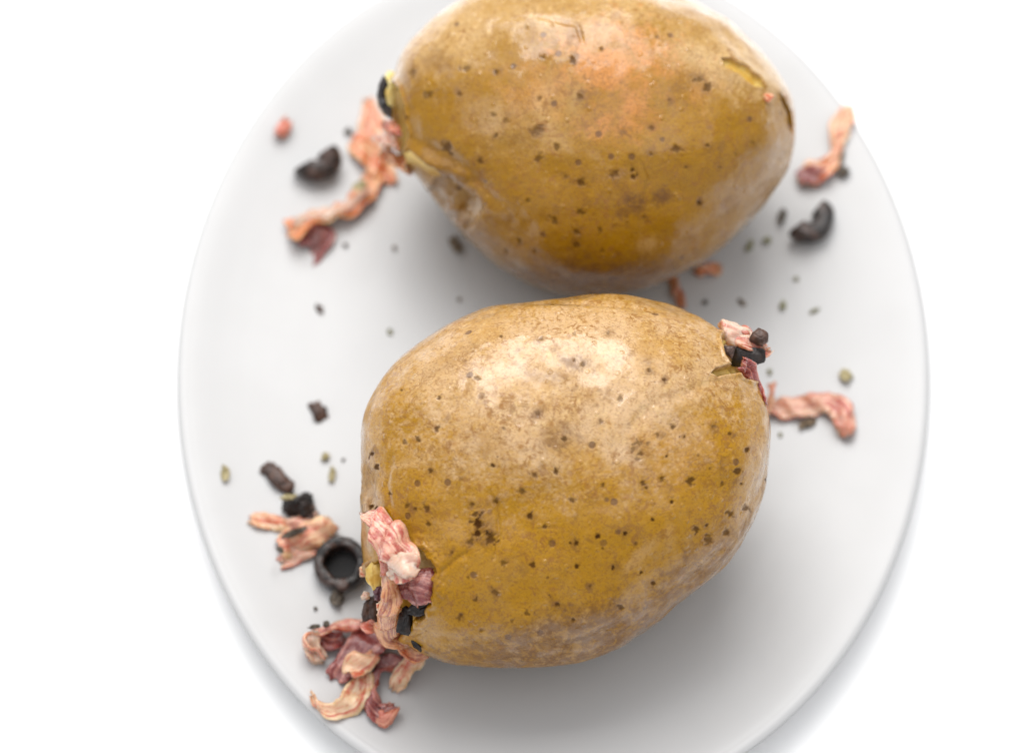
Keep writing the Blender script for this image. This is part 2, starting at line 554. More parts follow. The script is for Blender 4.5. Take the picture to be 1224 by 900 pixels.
        for arr, lst, j in ((rus, russet, 0.5), (tn, tans_and_highlights, 0.35), (bl, blush, 0.5)):
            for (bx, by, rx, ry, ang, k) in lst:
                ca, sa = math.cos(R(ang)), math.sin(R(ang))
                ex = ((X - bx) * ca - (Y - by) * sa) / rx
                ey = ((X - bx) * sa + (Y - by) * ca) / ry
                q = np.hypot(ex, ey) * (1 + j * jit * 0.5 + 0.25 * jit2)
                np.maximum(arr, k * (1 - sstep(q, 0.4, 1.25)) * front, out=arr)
        # the small warts and shrivel of baked skin
        Nn = s.normals(P3)
        P3 = P3 + Nn * disp[..., None]
        inn = -np.array(VW) * 0.75 - np.stack([u, v, w], -1) @ np.array([list(VU), list(VV), list(VW)]) / np.maximum(np.linalg.norm(L, axis=-1, keepdims=True), 1e-6) * 0.55
        P3 = P3 + inn * inward[..., None]
        nr, nc = PH.shape
        idx = np.arange(nr * nc).reshape(nr, nc)
        nxt = np.roll(idx, -1, axis=1)
        quads = np.stack([idx[:-1], idx[1:], nxt[1:], nxt[:-1]], -1).reshape(-1, 4)
        fq = fid.reshape(-1)[quads].min(1)
        ff = fq > 0
        root = bpy.data.objects.new(name, None)
        COL.objects.link(root)
        root.location = (C.x, C.y, 0.006)
        tag(root, label, "potato", "stuffed potatoes on the oval plate")
        s.root = root
        V = P3.reshape(-1, 3) + np.array([0, 0, C.z - 0.006])
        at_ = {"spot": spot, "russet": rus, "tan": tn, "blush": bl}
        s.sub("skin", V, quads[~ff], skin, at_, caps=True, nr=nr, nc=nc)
        for k in range(1, nf + 1):
            if (fq == k).sum() > 12:
                s.sub("flesh", V, quads[fq == k], FLESH, {})
    def normals(s, P):
        du = np.roll(P, -1, 1) - np.roll(P, 1, 1)
        dv = np.gradient(P, axis=0)
        n = np.cross(dv, du)
        n /= np.maximum(np.linalg.norm(n, axis=-1, keepdims=True), 1e-12)
        if (n[5:60] * np.array(VW)).sum() < 0: n = -n
        return n
    def sub(s, name, V, quads, mat, attrs, caps=False, nr=0, nc=0):
        used = np.unique(quads)
        re = np.full(len(V), -1, np.int64)
        re[used] = np.arange(len(used))
        q = re[quads]
        me = bpy.data.meshes.new(name)
        me.vertices.add(len(used))
        me.vertices.foreach_set("co", V[used].astype(np.float32).ravel())
        cap = []
        if caps:
            a = re[np.arange(nc)]
            b = re[(nr - 1) * nc + np.arange(nc)]
            cap = [a, b[::-1]]
        nl = q.size + sum(len(c) for c in cap)
        me.loops.add(nl)
        me.loops.foreach_set("vertex_index", np.concatenate([q.ravel()] + cap).astype(np.int32))
        me.polygons.add(len(q) + len(cap))
        st = list(np.arange(len(q)) * 4)
        k = len(q) * 4
        for c in cap:
            st.append(k); k += len(c)
        me.polygons.foreach_set("loop_start", np.array(st, np.int32))
        me.polygons.foreach_set("use_smooth", np.ones(len(st), bool))
        me.update(calc_edges=True)
        me.validate()
        for kk, a in attrs.items():
            x = me.attributes.new(kk, 'FLOAT', 'POINT')
            x.data.foreach_set("value", np.ascontiguousarray(a.reshape(-1)[used], dtype=np.float32))
        me.materials.append(mat)
        o = bpy.data.objects.new(name, me)
        COL.objects.link(o)
        o.parent = s.root
        return o
    def surf(s, px, py, off=0.0):
        """point of the potato's near side (or its outline plane) under a place of the photograph"""
        q = (CAMP - s.C).dot(VW)
        dw = 0.0
        for _ in range(5):
            dep = q - dw
            k = dep / q
            x = (px - W0 / 2) * k + W0 / 2 - s.cpx[0]
            y = (H0 / 2 - py) * k - (H0 / 2 - s.cpx[1])
            r = math.hypot(x, y) / float(np.interp(math.atan2(y, x), s.g, s.rg, period=2 * np.pi))
            c = min(1.0, r) ** (1 / EC)
            dw = s.H * math.sqrt(max(0.0, 1 - c * c)) ** ES
        return CAMP + ray(px, py) * (q - dw - off)

OUT_LO = [(434, 545), (431, 575), (437, 505), (449, 470), (472, 437), (503, 408), (540, 387), (585, 370), (630, 361), (680, 356), (725, 355), (770, 359), (805, 367), (838, 380), (862, 396), (882, 420), (900, 446), (915, 474), (923, 510), (922, 545), (913, 585), (898, 622), (872, 662), (840, 694), (805, 724), (775, 752), (740, 775), (705, 788), (660, 796), (615, 796), (570, 791), (530, 784), (500, 775), (470, 752), (452, 724), (442, 690), (436, 655), (431, 615)]
OUT_HI = [(464, 110), (470, 82), (488, 55), (515, 30), (545, 8), (585, -12), (640, -24), (700, -28), (760, -22), (815, -4), (855, 16), (890, 45), (920, 80), (940, 115), (947, 150), (944, 188), (930, 222), (905, 258), (872, 292), (838, 319), (795, 338), (750, 348), (705, 351), (660, 344), (615, 324), (575, 300), (545, 276), (522, 246), (500, 214), (476, 190), (465, 150)]

SP_LO = [(571,452,4,.6),(480,466,3,.7),(525,475,3.5,.8),(522,512,4,.8),(500,526,3.5,.8),(483,528,3,.7),(515,563,4.5,.8),(589,556,4,.95),(624,587,6,.75),(633,616,4,.95),(665,563,4.5,.9),(675,524,4.5,.8),(721,579,3.5,.9),(684,598,3.5,.75),(651,629,3.5,.85),(512,626,4.5,.8),(510,608,5,.7),(486,605,3.5,.7),(496,608,3,.7),(571,626,9,1),(571,637,6,1),(586,645,7,.8),(568,615,4,.8),(593,600,5,.7),(564,603,4.5,.7),(450,558,4,.9),(445,542,4,.9),(441,605,5,1),(448,608,5,1),(741,477,4,.6),(718,504,3.5,.6),(697,436,5,.7),(687,431,3.5,.6),(599,402,3,.7),(647,405,3.5,.5),(687,399,3.5,.5),(727,398,3.5,.5),(465,589,3.5,.8),(747,638,4,1),(602,512,3,.6),(643,494,4.5,.5),(639,568,4,.6),(714,641,4,1),(688,649,4.2,.95),(682,649,2.8,.9),(689,676,4,.95),(637,674,4,.85),(601,672,5,.7),(733,678,3.8,.95),(766,684,3,.9),(780,621,3.6,.95),(803,600,4,.95),(666,722,4.5,.8),(629,733,5,.6),(685,740,3.8,.75),(551,735,4,.6),(568,717,2.5,.7),(591,707,3.5,.6),(562,648,5,.6),(586,642,6,.65),(781,697,5,.8),(791,572,5,.8),(768,577,4.5,.8),(575,753,3.5,.5),(742,725,4,.7),(794,454,4,.8),(804,511,4,.8),(786,519,4,.6),(818,522,2.5,.9),(797,545,2.4,.9),(872,518,4,.75),(893,537,4,.9),(826,574,6,.85),(772,583,3,.8),(881,564,5,.8),(886,578,3.5,.8),(873,614,5,.7),(892,607,5,.7),(863,579,3,.7),(833,632,4,.8),(844,628,3.5,.8),(868,636,6,.7),(846,645,7,.6),(916,573,3.5,.8),(853,510,4,.5),(776,443,3,.6),(757,536,4,.6),(763,529,4,.6),(766,542,4,.7),(761,548,3,.5),(774,531,3,.5),(612,742,3,.5),(560,690,3,.6),(540,660,3,.6),(705,700,3,.5),(655,690,2.5,.5),(720,655,2.4,.7),(760,650,2.4,.5),(835,545,2.4,.6),(848,560,2.4,.6)]
SP_HI = [(719,59,4,.7),(685,73,4,.7),(649,69,4,.6),(593,86,4.5,.7),(645,118,4,.6),(693,116,4.5,.55),(590,138,5,.6),(604,144,4.5,.45),(642,156,8,.45),(666,175,5,.7),(643,189,5.5,.65),(593,162,4,.7),(574,193,4.5,.7),(756,204,5,.9),(757,212,5,.9),(736,208,6,.55),(696,219,5,.75),(694,253,4.5,.7),(663,264,5.5,.65),(631,240,5,.6),(621,287,4.5,.7),(689,278,5.5,.6),(690,293,6,.6),(717,275,4,.55),(778,184,3.5,.6),(808,178,6,.6),(846,174,3.5,.8),(836,242,4.5,.8),(778,153,3,.6),(676,212,3,.5),(557,83,6,.55),(513,114,6,.6),(549,113,4.5,.6),(535,177,7,.7),(485,141,4,.6),(493,86,6,.5),(846,105,5,.7),(836,96,5,.6),(629,33,4,.4),(605,300,5,.4),(720,300,4,.4),(640,300,4,.35),(770,260,3,.4),(800,120,3,.4),(820,200,3,.5),(860,200,3,.5),(880,185,3,.4),(900,170,3,.4)]

def build_potatoes():
    lo = Potato("stuffed_potato", "nearer baked potato, pale tan and freckled, bacon bulging from its lower left end",
        OUT_LO, (675, 578), 0.0305, SKIN_LO, 11, (0.0014, 0.00018),
        holes=[(471, 712, 43, 64, -32, 0.013, 0.35), (886, 428, 14, 34, 38, 0.008, 0.5)],
        creases=[([(905, 455), (870, 452), (835, 462), (795, 480)], 5, 0.00026), ([(800, 470), (770, 492), (748, 520)], 7, 0.0003),
                 ([(583, 585), (594, 605), (597, 640), (590, 670)], 2.2, 0.0005),
                 ([(620, 362), (680, 362), (740, 366), (800, 375)], 3, 0.0004), ([(447, 560), (440, 590), (445, 612)], 7, 0.0010),
                 ([(470, 540), (462, 580), (468, 610)], 3, 0.0003), ([(800, 715), (840, 680), (870, 650)], 5, 0.0006),
                 ([(640, 775), (700, 768), (760, 735)], 5, 0.0005), ([(520, 690), (550, 665), (560, 660)], 3, 0.0004)],
        bulges=[(820, 486, 55, 8, 22, 0.0002), (655, 370, 70, 6, 0, 0.0005), (740, 500, 16, 34, -35, 0.0003)],
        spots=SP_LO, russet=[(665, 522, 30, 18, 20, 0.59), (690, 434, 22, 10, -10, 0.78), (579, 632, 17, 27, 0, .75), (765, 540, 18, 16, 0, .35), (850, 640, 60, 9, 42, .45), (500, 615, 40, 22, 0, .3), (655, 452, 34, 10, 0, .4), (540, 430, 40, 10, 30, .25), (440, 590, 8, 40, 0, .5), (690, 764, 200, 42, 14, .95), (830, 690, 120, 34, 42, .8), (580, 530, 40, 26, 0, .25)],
        tans_and_highlights=[(690, 455, 215, 125, 12, .9), (790, 430, 110, 60, -15, .75), (560, 420, 110, 60, 35, .7), (440, 590, 9, 80, 0, .5)],  # pale tan skin, also painting the window's highlight over the upper half
        blush=[(800, 540, 60, 40, 0, .15)],
        flesh_lines=[([(905, 440), (912, 462), (919, 486)], 5, 0.004, True), ([(850, 446), (872, 441), (890, 440)], 6, 0.003, True)])
    hi = Potato("stuffed_potato", "farther baked potato with glossy yellow skin, orange blush and a slit at its right",
        OUT_HI, (712, 165), 0.0315, SKIN_HI, 29, (0.0014, 0.00018),
        holes=[(474, 150, 14, 52, 8, 0.007, 0.5)],
        creases=[([(514, 222), (545, 240), (574, 258)], 12, 0.0050), ([(510, 175), (560, 205), (600, 250)], 8, 0.0006),
                 ([(765, 190), (774, 215), (770, 245)], 2, 0.0003), ([(640, 20), (690, 30), (700, 60)], 3, 0.0003)],
        bulges=[(512, 190, 36, 9, -26, 0.0024), (690, 45, 14, 12, 0, -0.0004), (756, 206, 8, 16, 0, -0.0006), (900, 90, 60, 14, -35, 0.0006)],
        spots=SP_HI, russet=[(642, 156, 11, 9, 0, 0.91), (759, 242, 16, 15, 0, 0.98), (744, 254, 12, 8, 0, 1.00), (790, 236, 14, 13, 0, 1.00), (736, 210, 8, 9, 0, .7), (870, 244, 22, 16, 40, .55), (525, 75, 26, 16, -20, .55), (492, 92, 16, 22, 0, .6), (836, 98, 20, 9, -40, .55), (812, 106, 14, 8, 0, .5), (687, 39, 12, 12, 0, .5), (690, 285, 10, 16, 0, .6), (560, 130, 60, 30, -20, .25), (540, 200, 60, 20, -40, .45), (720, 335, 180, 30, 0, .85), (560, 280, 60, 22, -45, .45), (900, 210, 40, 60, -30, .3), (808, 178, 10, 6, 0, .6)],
        tans_and_highlights=[(690, 2, 230, 42, 0, .8), (545, 240, 50, 14, -45, .4), (860, 62, 95, 48, -32, .9), (545, 40, 100, 46, 28, .75), (600, 150, 60, 40, 0, .35)],  # mostly pale highlights painted along the top, over tan skin
        blush=[(735, 75, 80, 55, -10, 1.0), (740, 135, 50, 40, 0, .95), (640, 110, 60, 50, 0, .35), (820, 100, 40, 30, 0, .4)],
        flesh_lines=[([(862, 71), (885, 84), (915, 107)], 6.6, 0.0013, True), ([(930, 112), (942, 135), (946, 160)], 2.4, 0.003, True), ([(482, 180), (505, 192), (530, 210)], 9, 0.0005, True)])
    return lo, hi

# ------------------------------------------------------------------ small food pieces
rnd = random.Random(5)
PIECE = [0]

def catmull(a, n):
    a = np.array(a, float)
    k = len(a)
    ext = np.vstack([2 * a[0] - a[1], a, 2 * a[-1] - a[-2]])
    out = []
    for t in np.linspace(0, k - 1 - 1e-9, n):
        i = int(t)
        f = t - i
        p0, p1, p2, p3 = ext[i:i + 4]
        out.append(0.5 * ((2 * p1) + (-p0 + p2) * f + (2 * p0 - 5 * p1 + 4 * p2 - p3) * f * f + (-p0 + 3 * p1 - 3 * p2 + p3) * f ** 3))
    return np.array(out)

def ribbon(name, pts, mat, thick=1.3, up=(0, 0, 1), parent=None, curl=0.0, wave=0.25, n=64, m=13):
    """a cut strip: pts = (world point, width in metres, roll in degrees)"""
    PIECE[0] += 1
    sd = PIECE[0]
    raw = np.array([[p.x, p.y, p.z, w, r] for p, w, r in pts])
    c = catmull(raw, n)
    P = c[:, :3]
    Tn = np.gradient(P, axis=0)
    Tn /= np.linalg.norm(Tn, axis=1, keepdims=True)
    arc = np.concatenate([[0], np.cumsum(np.linalg.norm(np.diff(P, axis=0), axis=1))])
    upv = np.array(up, float)
    side = np.cross(upv, Tn)
    side /= np.maximum(np.linalg.norm(side, axis=1, keepdims=True), 1e-6)
    nor = np.cross(Tn, side)
    rl = np.radians(c[:, 4])[:, None]
    sd_, no_ = side * np.cos(rl) + nor * np.sin(rl), nor * np.cos(rl) - side * np.sin(rl)
    # outline of the section: top row then bottom row
    xs = np.sin(np.linspace(-np.pi / 2, np.pi / 2, m))
    sec = [(x, 1.0) for x in xs] + [(x, -1.0) for x in xs[::-1]]
    K = len(sec)
    wn = np.stack([fbm(np.stack([arc / 0.0028 + sd * 5.1, np.full(n, q * 9.7), np.full(n, sd * 1.3)], -1), sd + 60 + q, 3) for q in range(2)], -1)
    V, al, ac = [], [], []
    th = thick * 0.68 / 1000
    for i in range(n):
        e = min(i, n - 1 - i) / (n * 0.10)
        endk = min(1.0, 0.8 + 0.2 * math.sqrt(max(e, 0) * 2))
        for j, (x, y) in enumerate(sec):
            wv = wave * math.sin(arc[i] * 900 + x * 2.2 + sd) * th
            rim = math.sqrt(max(0.08, 1 - x ** 6 * 0.92))
            hw = c[i, 3] * 0.5 * endk * (1 + 0.22 * wn[i, 0 if x < 0 else 1])
            q = P[i] + sd_[i] * (x * hw) + no_[i] * (y * th * 0.5 * rim + curl * hw * (x * x - 0.4) + wv * 2)
            V.append(q); al.append(arc[i]); ac.append(x)
    V = np.array(V)
    nz = np.stack([fbm(V / 0.0022 + sd * 3.1 + q * 31, sd + q, 2) for q in range(3)], -1)
    nz2 = np.stack([vnoise(V / 0.006 + sd * 7.7 + q * 13, sd + 40 + q) for q in range(3)], -1)
    nz3 = np.stack([vnoise(V / 0.0011 + sd * 2.3 + q * 19, sd + 80 + q) for q in range(3)], -1)
    V = V + nz * 0.00030 + nz2 * 0.0006 + nz3 * 0.00010
    # ragged cut ends
    for i in (0, n - 1):
        sg = -1 if i == 0 else 1
        for j in range(K):
            V[i * K + j] += Tn[i] * sg * 0.0011 * vnoise(np.array([[sec[j][0] * 3.0 + sd, sd * 1.7, i]]), sd)[0]
    F = []
    for i in range(n - 1):
        for j in range(K):
            j2 = (j + 1) % K
            F.append((i * K + j, (i + 1) * K + j, (i + 1) * K + j2, i * K + j2))
    for i, flip in ((0, False), (n - 1, True)):
        for j in range(m - 1):
            a, b = i * K + j, i * K + j + 1
            cc, d = i * K + K - 2 - j, i * K + K - 1 - j
            F.append((a, b, cc, d) if not flip else (d, cc, b, a))
    return mesh_obj(name, V, F, mat, parent, {"along": al, "across": ac, "piece": [sd * 3.7] * len(V)})

def drop(o, sink=0.0002):
    """let a piece rest on the plate"""
    me = o.data
    gap = min((v.co.z - plate_z(v.co.x, v.co.y)) for v in me.vertices)
    dz = -gap - sink
    me.transform(Matrix.Translation((0, 0, dz)))
    return dz

def centre_origin(o, extra=()):
    me = o.data
    xs = np.array([v.co[:] for v in me.vertices])
    c = Vector(((xs[:, 0].min() + xs[:, 0].max()) / 2, (xs[:, 1].min() + xs[:, 1].max()) / 2, xs[:, 2].min()))
    me.transform(Matrix.Translation(-c))
    o.location = c
    for e in extra:
        e.data.transform(Matrix.Translation(-c))

MM = 0.001
def px_w(w):           # pixels at plate distance to metres
    return w * DIST / FPX * 0.96

BG = "bacon scraps on the plate"
def bacon(label, pts, style, thick=1.3, curl=0.0, tails=(), wave=0.25, h=1.0, rest=True, group=BG):
    """pts = (px, py, height above the plate in mm, width px, roll)"""
    o = ribbon("bacon_piece", [(at(a, b, hh * MM), px_w(w), r) for a, b, hh, w, r in pts], BACON[style], thick, curl=curl, wave=wave)
    ch = []
    for nm, tp, st, tk, cl in tails:
        ch.append(ribbon(nm, [(at(a, b, hh * MM), px_w(w), r) for a, b, hh, w, r in tp], BACON[st], tk, parent=o, curl=cl, n=44))
    if rest:
        dz = drop(o)
        for c in ch: c.data.transform(Matrix.Translation((0, 0, dz)))
    centre_origin(o, ch)
    return tag(o, label, "bacon", group)

def sbacon(label, pot, pts, style, thick=1.3, curl=0.0, wave=0.25, group="bacon stuffing in the potatoes"):
    """a strip lying in or over an opening of a potato; pts = (px, py, offset from skin mm, width px, roll)"""
    o = ribbon("bacon_piece", [(pot.surf(a, b, hh * MM), px_w(w) * 0.95, r) for a, b, hh, w, r in pts], BACON[style], thick, up=tuple(VW), curl=curl, wave=wave)
    centre_origin(o)
    return tag(o, label, "bacon", group)

def olive_ring(label, c, ro, ri, hgt, arc=(0, 360), rot=None, mat=None, rest=True, group="black olive pieces", squash=1.0, name="olive_slice", cup=False):
    PIECE[0] += 1
    sd = PIECE[0]
    full = abs(arc[1] - arc[0]) >= 359
    n = 72 if full else 40
    sec = []
    for k in range(20):            # section: barrel outside, straight bore, rounded edges
        a = 2 * math.pi * k / 20
        cx, cz = math.cos(a), math.sin(a)
        sx = math.copysign(abs(cx) ** 0.55, cx)
        sz = math.copysign(abs(cz) ** 0.5, cz)
        sec.append(((ro + ri) / 2 + sx * (ro - ri) / 2 * (1 - (0.12 * abs(sz) if sx > 0 else -0.05)), sz * hgt / 2))
    K = len(sec)
    V = []
    for i in range(n):
        a = R(arc[0]) + (R(arc[1]) - R(arc[0])) * i / (n if full else n - 1)
        for r, z in sec:
            V.append((r * math.cos(a), r * math.sin(a) * squash, z))
    V = np.array(V)
    sc = ro * 0.45
    V += np.stack([fbm(V / sc + sd * 5.3 + q * 11, sd + q, 3) for q in range(3)], -1) * ro * 0.065
    F = []
    for i in range(n if full else n - 1):
        i2 = (i + 1) % n
        for j in range(K):
            j2 = (j + 1) % K
            F.append((i * K + j, i2 * K + j, i2 * K + j2, i * K + j2))
    if not full:
        F.append(tuple(range(K)))
        F.append(tuple(reversed(range((n - 1) * K, n * K))))
    if cup:                        # the closed end of the olive at the bottom of the bore
        VB = [((ri * 1.15) * math.cos(2 * math.pi * i / 24), (ri * 1.15) * math.sin(2 * math.pi * i / 24) * squash, -hgt * 0.42) for i in range(24)] + [(0, 0, -hgt * 0.46)]
        bore = mesh_obj("bore_floor", VB, [(i, (i + 1) % 24, 24) for i in range(24)], OLIVE_BORE)
    o = mesh_obj(name, V, F, mat or OLIVE)
    M = Matrix.Translation(c) @ (rot or Matrix.Identity(4))
    o.data.transform(M)
    dz = drop(o) if rest else 0
    ch = []
    if cup:
        bore.data.transform(Matrix.Translation((0, 0, dz)) @ M)
        bore.parent = o
        ch = [bore]
    centre_origin(o, ch)
    return tag(o, label, "olive", group)

def chunk(name, label, cat, c, pts, mat, rest=True, bevel=0.12, group="black olive pieces", axes=None, noise=0.08):
    """a chopped lump: hull of corner points given in px (x right, y up, z towards the viewer) about c"""
    PIECE[0] += 1
    sd = PIECE[0]
    bm = bmesh.new()
    k = DIST / FPX
    ax = axes or (Vector((1, 0, 0)), Vector((0, 1, 0)), Vector((0, 0, 1)))
    for x, y, z in pts:
        bm.verts.new(c + ax[0] * (x * k) + ax[1] * (y * k) + ax[2] * (z * k))
    r = bmesh.ops.convex_hull(bm, input=bm.verts[:])
    junk = [g for g in set(r["geom_interior"] + r["geom_unused"]) if isinstance(g, bmesh.types.BMVert) and g.is_valid and not g.link_faces]
    bmesh.ops.delete(bm, geom=junk, context='VERTS')
    size = max(max(abs(a) for a in p) for p in pts) * k
    bmesh.ops.bevel(bm, geom=bm.edges[:], offset=size * bevel, segments=2, affect='EDGES', clamp_overlap=True)
    bmesh.ops.triangulate(bm, faces=[f for f in bm.faces if len(f.verts) > 4])
    bmesh.ops.subdivide_edges(bm, edges=bm.edges[:], cuts=2, use_grid_fill=True)
    bm.verts.index_update()
    co = np.array([v.co[:] for v in bm.verts])
    d = np.stack([fbm(co / (size * 0.5) + sd * 4.1 + q * 9, sd + q, 3) for q in range(3)], -1) * size * noise
    for v, e in zip(bm.verts, d):
        v.co += Vector(e)
    me = bpy.data.meshes.new(name)
    bm.to_mesh(me)
    bm.free()
    me.polygons.foreach_set("use_smooth", [True] * len(me.polygons))
    for nm in ("along", "across", "piece"):
        a = me.attributes.new(nm, 'FLOAT', 'POINT')
        a.data.foreach_set("value", (co[:, 0] if nm == "along" else (co[:, 1] - co[:, 1].mean()) / size * 0.6 if nm == "across" else np.full(len(co), sd * 3.7)).astype(np.float32))
    me.materials.append(mat)
    o = bpy.data.objects.new(name, me)
    COL.objects.link(o)
    if rest: drop(o)
    centre_origin(o)
    return tag(o, label, cat, group)

HG = "dried herb flakes on the plate"
def flake(label, px, py, w, h, ang, mat, lift=0.0, name="herb_flake", base=None, thick=0.5, group=HG, rest=True):
    """a crumpled dry leaf scrap, w by h px in the photograph"""
    PIECE[0] += 1
    sd = PIECE[0]
    r_ = random.Random(sd * 7 + 1)
    nr, ns = 3, 12
    k = DIST / FPX
    c = base if base is not None else at(px, py, 0.0006 + lift * MM)
    V = []
    out = [r_.uniform(0.72, 1.15) for _ in range(ns)]
    ca, sa = math.cos(R(ang)), math.sin(R(ang))
    cu = r_.uniform(0.25, 0.6)
    for sgn in (1, -1):
        V.append((0, 0, sgn * thick * MM / 2))
        for j in range(1, nr + 1):
            for i in range(ns):
                a = 2 * math.pi * i / ns
                f = j / nr * (out[i] if j == nr else 0.5 + 0.5 * out[i])
                x, y = f * w / 2 * k * math.cos(a), f * h / 2 * k * math.sin(a)
                z = cu * y * y / (max(h, w) / 2 * k) + r_.uniform(-.06, .06) * w * k + sgn * thick * MM / 2 * (1.0 if j < nr else 0.35)
                V.append((x, y, z))
    F = []
    half = 1 + nr * ns
    for s_, o_ in ((0, 0), (1, half)):
        for i in range(ns):
            i2 = (i + 1) % ns
            t = (o_, o_ + 1 + i, o_ + 1 + i2)
            F.append(t if s_ == 0 else t[::-1])
            for j in range(nr - 1):
                a = o_ + 1 + j * ns
                t = (a + i, a + ns + i, a + ns + i2, a + i2)
                F.append(t if s_ == 0 else t[::-1])
    e = 1 + (nr - 1) * ns
    for i in range(ns):
        i2 = (i + 1) % ns
        F.append((e + i, half + e + i, half + e + i2, e + i2))
    tl = Matrix.Rotation(r_.uniform(-.25, .25), 4, 'X') @ Matrix.Rotation(r_.uniform(-.25, .25), 4, 'Y')
    V = [c + Matrix.Rotation(R(ang), 4, 'Z') @ tl @ Vector(v) for v in V]
    o = mesh_obj(name, V, F, mat, smooth=False)
    if base is None and rest and lift == 0: drop(o, 0.0001)
    centre_origin(o)
    return tag(o, label, "herb", group)

build_table()
build_plate()
LO, HI = build_potatoes()

# ---- bacon lying on the plate, upper left of the farther potato
bacon("curled bacon strip with dark red folded tail below the half olive at upper left",
      [(452, 196, 2.0, 30, -10), (443, 218, 2.5, 34, 10), (424, 240, 3, 36, 25), (398, 254, 4, 36, 35), (368, 262, 5, 38, 40), (346, 276, 4, 44, 20)],
      'orange', 1.5, 0.15,
      [("lean_tail", [(352, 280, 2.5, 30, 10), (370, 276, 3.5, 36, 10), (385, 280, 3, 30, 0), (378, 298, 1.5, 20, 0), (374, 314, 1, 8, 0)], 'maroon', 1.3, 0.1),
       ("fat_edge", [(440, 222, 4.5, 10, 0), (420, 240, 5.5, 15, 10), (395, 250, 6.5, 16, 20), (366, 255, 7, 14, 20), (350, 263, 6, 10, 10)], 'white', 1.0, 0.1)])
bacon("pale peach bacon scrap beside the black olive rim at the farther potato's left end",
      [(440, 118, 1, 16, 0), (441, 133, 1.2, 26, 0), (447, 152, 2, 34, 10), (462, 168, 2.5, 28, 10)], 'peach', 1.6)
bacon("orange bacon strip running from the dark flake down under the farther potato's left end",
      [(418, 168, 2, 20, 5), (430, 176, 2.5, 32, 10), (447, 192, 2, 30, -5), (462, 208, 1.2, 28, 0), (472, 218, 1, 14, 0)], 'orange', 1.5, 0.2)
bacon("lone small red bacon scrap near the plate's upper left rim",
      [(333, 166, 1, 12, 0), (337, 157, 1.5, 24, 10), (345, 145, 1.2, 12, 0)], 'red', 2.4)
# right
bacon("bacon strip with pale top and dark red end near the upper right rim",
      [(1013, 127, 1.2, 20, 0), (1009, 143, 1.5, 27, 0), (1002, 168, 2, 24, 10), (999, 186, 2, 16, 0), (988, 200, 2.5, 28, 15), (972, 208, 2, 34, 5), (956, 214, 1.5, 20, 0)], 'peach', 1.7, 0.1,
      [("lean_end", [(983, 206, 3, 20, 0), (968, 210, 3, 26, 0), (955, 214, 2, 20, 0)], 'maroon', 1.3, 0.0)])
bacon("long pink bacon strip reaching right from the nearer potato's right end",
      [(920, 486, 1.5, 26, 0), (942, 487, 1.8, 32, 5), (966, 486, 2.2, 28, 10), (984, 481, 3, 26, 20), (1000, 486, 3, 28, 10), (1009, 500, 2.5, 32, 0), (1013, 519, 1.5, 22, 0)], 'pink', 1.8, 0.12,
      [("lean_end", [(1002, 498, 3.4, 18, 0), (1010, 508, 3.2, 26, 0), (1014, 521, 2, 18, 0)], 'red', 1.2, 0.0)])
bacon("thin cream bacon sliver standing at the nearer potato's right edge above the long pink strip",
      [(923, 454, 8, 14, 50), (921, 468, 7, 12, 60), (918, 482, 5, 16, 60), (916, 494, 3, 14, 50)], 'peach', 1.4)
bacon("slim orange bacon sliver in the shade between the two potatoes",
      [(803, 330, 1.2, 12, 0), (808, 345, 1.5, 13, 0), (814, 358, 1.5, 14, 0), (819, 370, 1, 10, 0)], 'brown', 1.2)
bacon("small orange bacon crumb tucked under the farther potato's lower right side",
      [(832, 324, 1, 12, 0), (845, 321, 1.8, 17, 0), (862, 322, 1, 11, 0)], 'orange', 1.8)
# left cluster
bacon("small peach bacon scrap, leftmost of the heap beside the olive ring",
      [(298, 620, 1, 12, 0), (312, 622, 1.2, 20, 0), (330, 625, 1.5, 22, 0), (346, 628, 1, 16, 0)], 'peach', 1.4)
bacon("thick folded pale bacon piece leaning against the upper left of the olive ring",
      [(332, 652, 3, 26, 20), (350, 647, 4, 34, 25), (370, 637, 5, 36, 25), (386, 629, 5, 34, 20), (400, 624, 3, 24, 10)], 'fat', 2.2, -0.2,
      [("lean_layer", [(336, 672, 1.5, 22, 0), (352, 664, 2, 26, 0), (372, 652, 2.5, 26, 5), (390, 642, 2.5, 20, 0)], 'pink', 1.6, 0.0)])
bacon("reddish bacon sliver under the brown olive lump in the left heap",
      [(342, 632, 1, 14, 0), (358, 626, 1.4, 20, 0), (378, 618, 1, 14, 0)], 'pink', 1.6)
# bottom cluster
bacon("curled bacon loop with a white fat face at the left of the bottom heap",
      [(436, 742, 3.5, 20, 30), (412, 747, 4, 22, 40), (386, 752, 4.5, 26, 60), (369, 760, 4, 30, 80), (368, 776, 3, 28, 90), (384, 788, 2, 20, 60)], 'pink', 1.6, 0.0,
      [("fat_face", [(374, 756, 4.5, 16, 20), (372, 768, 5, 19, 10), (378, 780, 4, 18, 0), (390, 786, 2.5, 12, 0)], 'white', 1.8, 0.0),
       ("lean_face", [(383, 768, 2, 22, 0), (398, 768, 2.5, 24, 0), (410, 766, 2, 18, 0)], 'maroon', 1.4, 0.0)])
bacon("wide dark red bacon piece in the middle of the bottom heap",
      [(462, 752, 4, 36, 10), (445, 764, 4, 46, 10), (428, 778, 3.5, 42, 10), (412, 795, 2.5, 36, 0), (403, 812, 1.5, 24, 0)], 'maroon', 1.5, 0.15)
bacon("cream coloured bacon chunk on top of the dark red piece in the bottom heap",
      [(415, 803, 5, 20, 0), (425, 795, 6, 28, 10), (437, 788, 6, 24, 0), (446, 782, 5, 16, 0)], 'fat', 2.4, 0.0, rest=False)
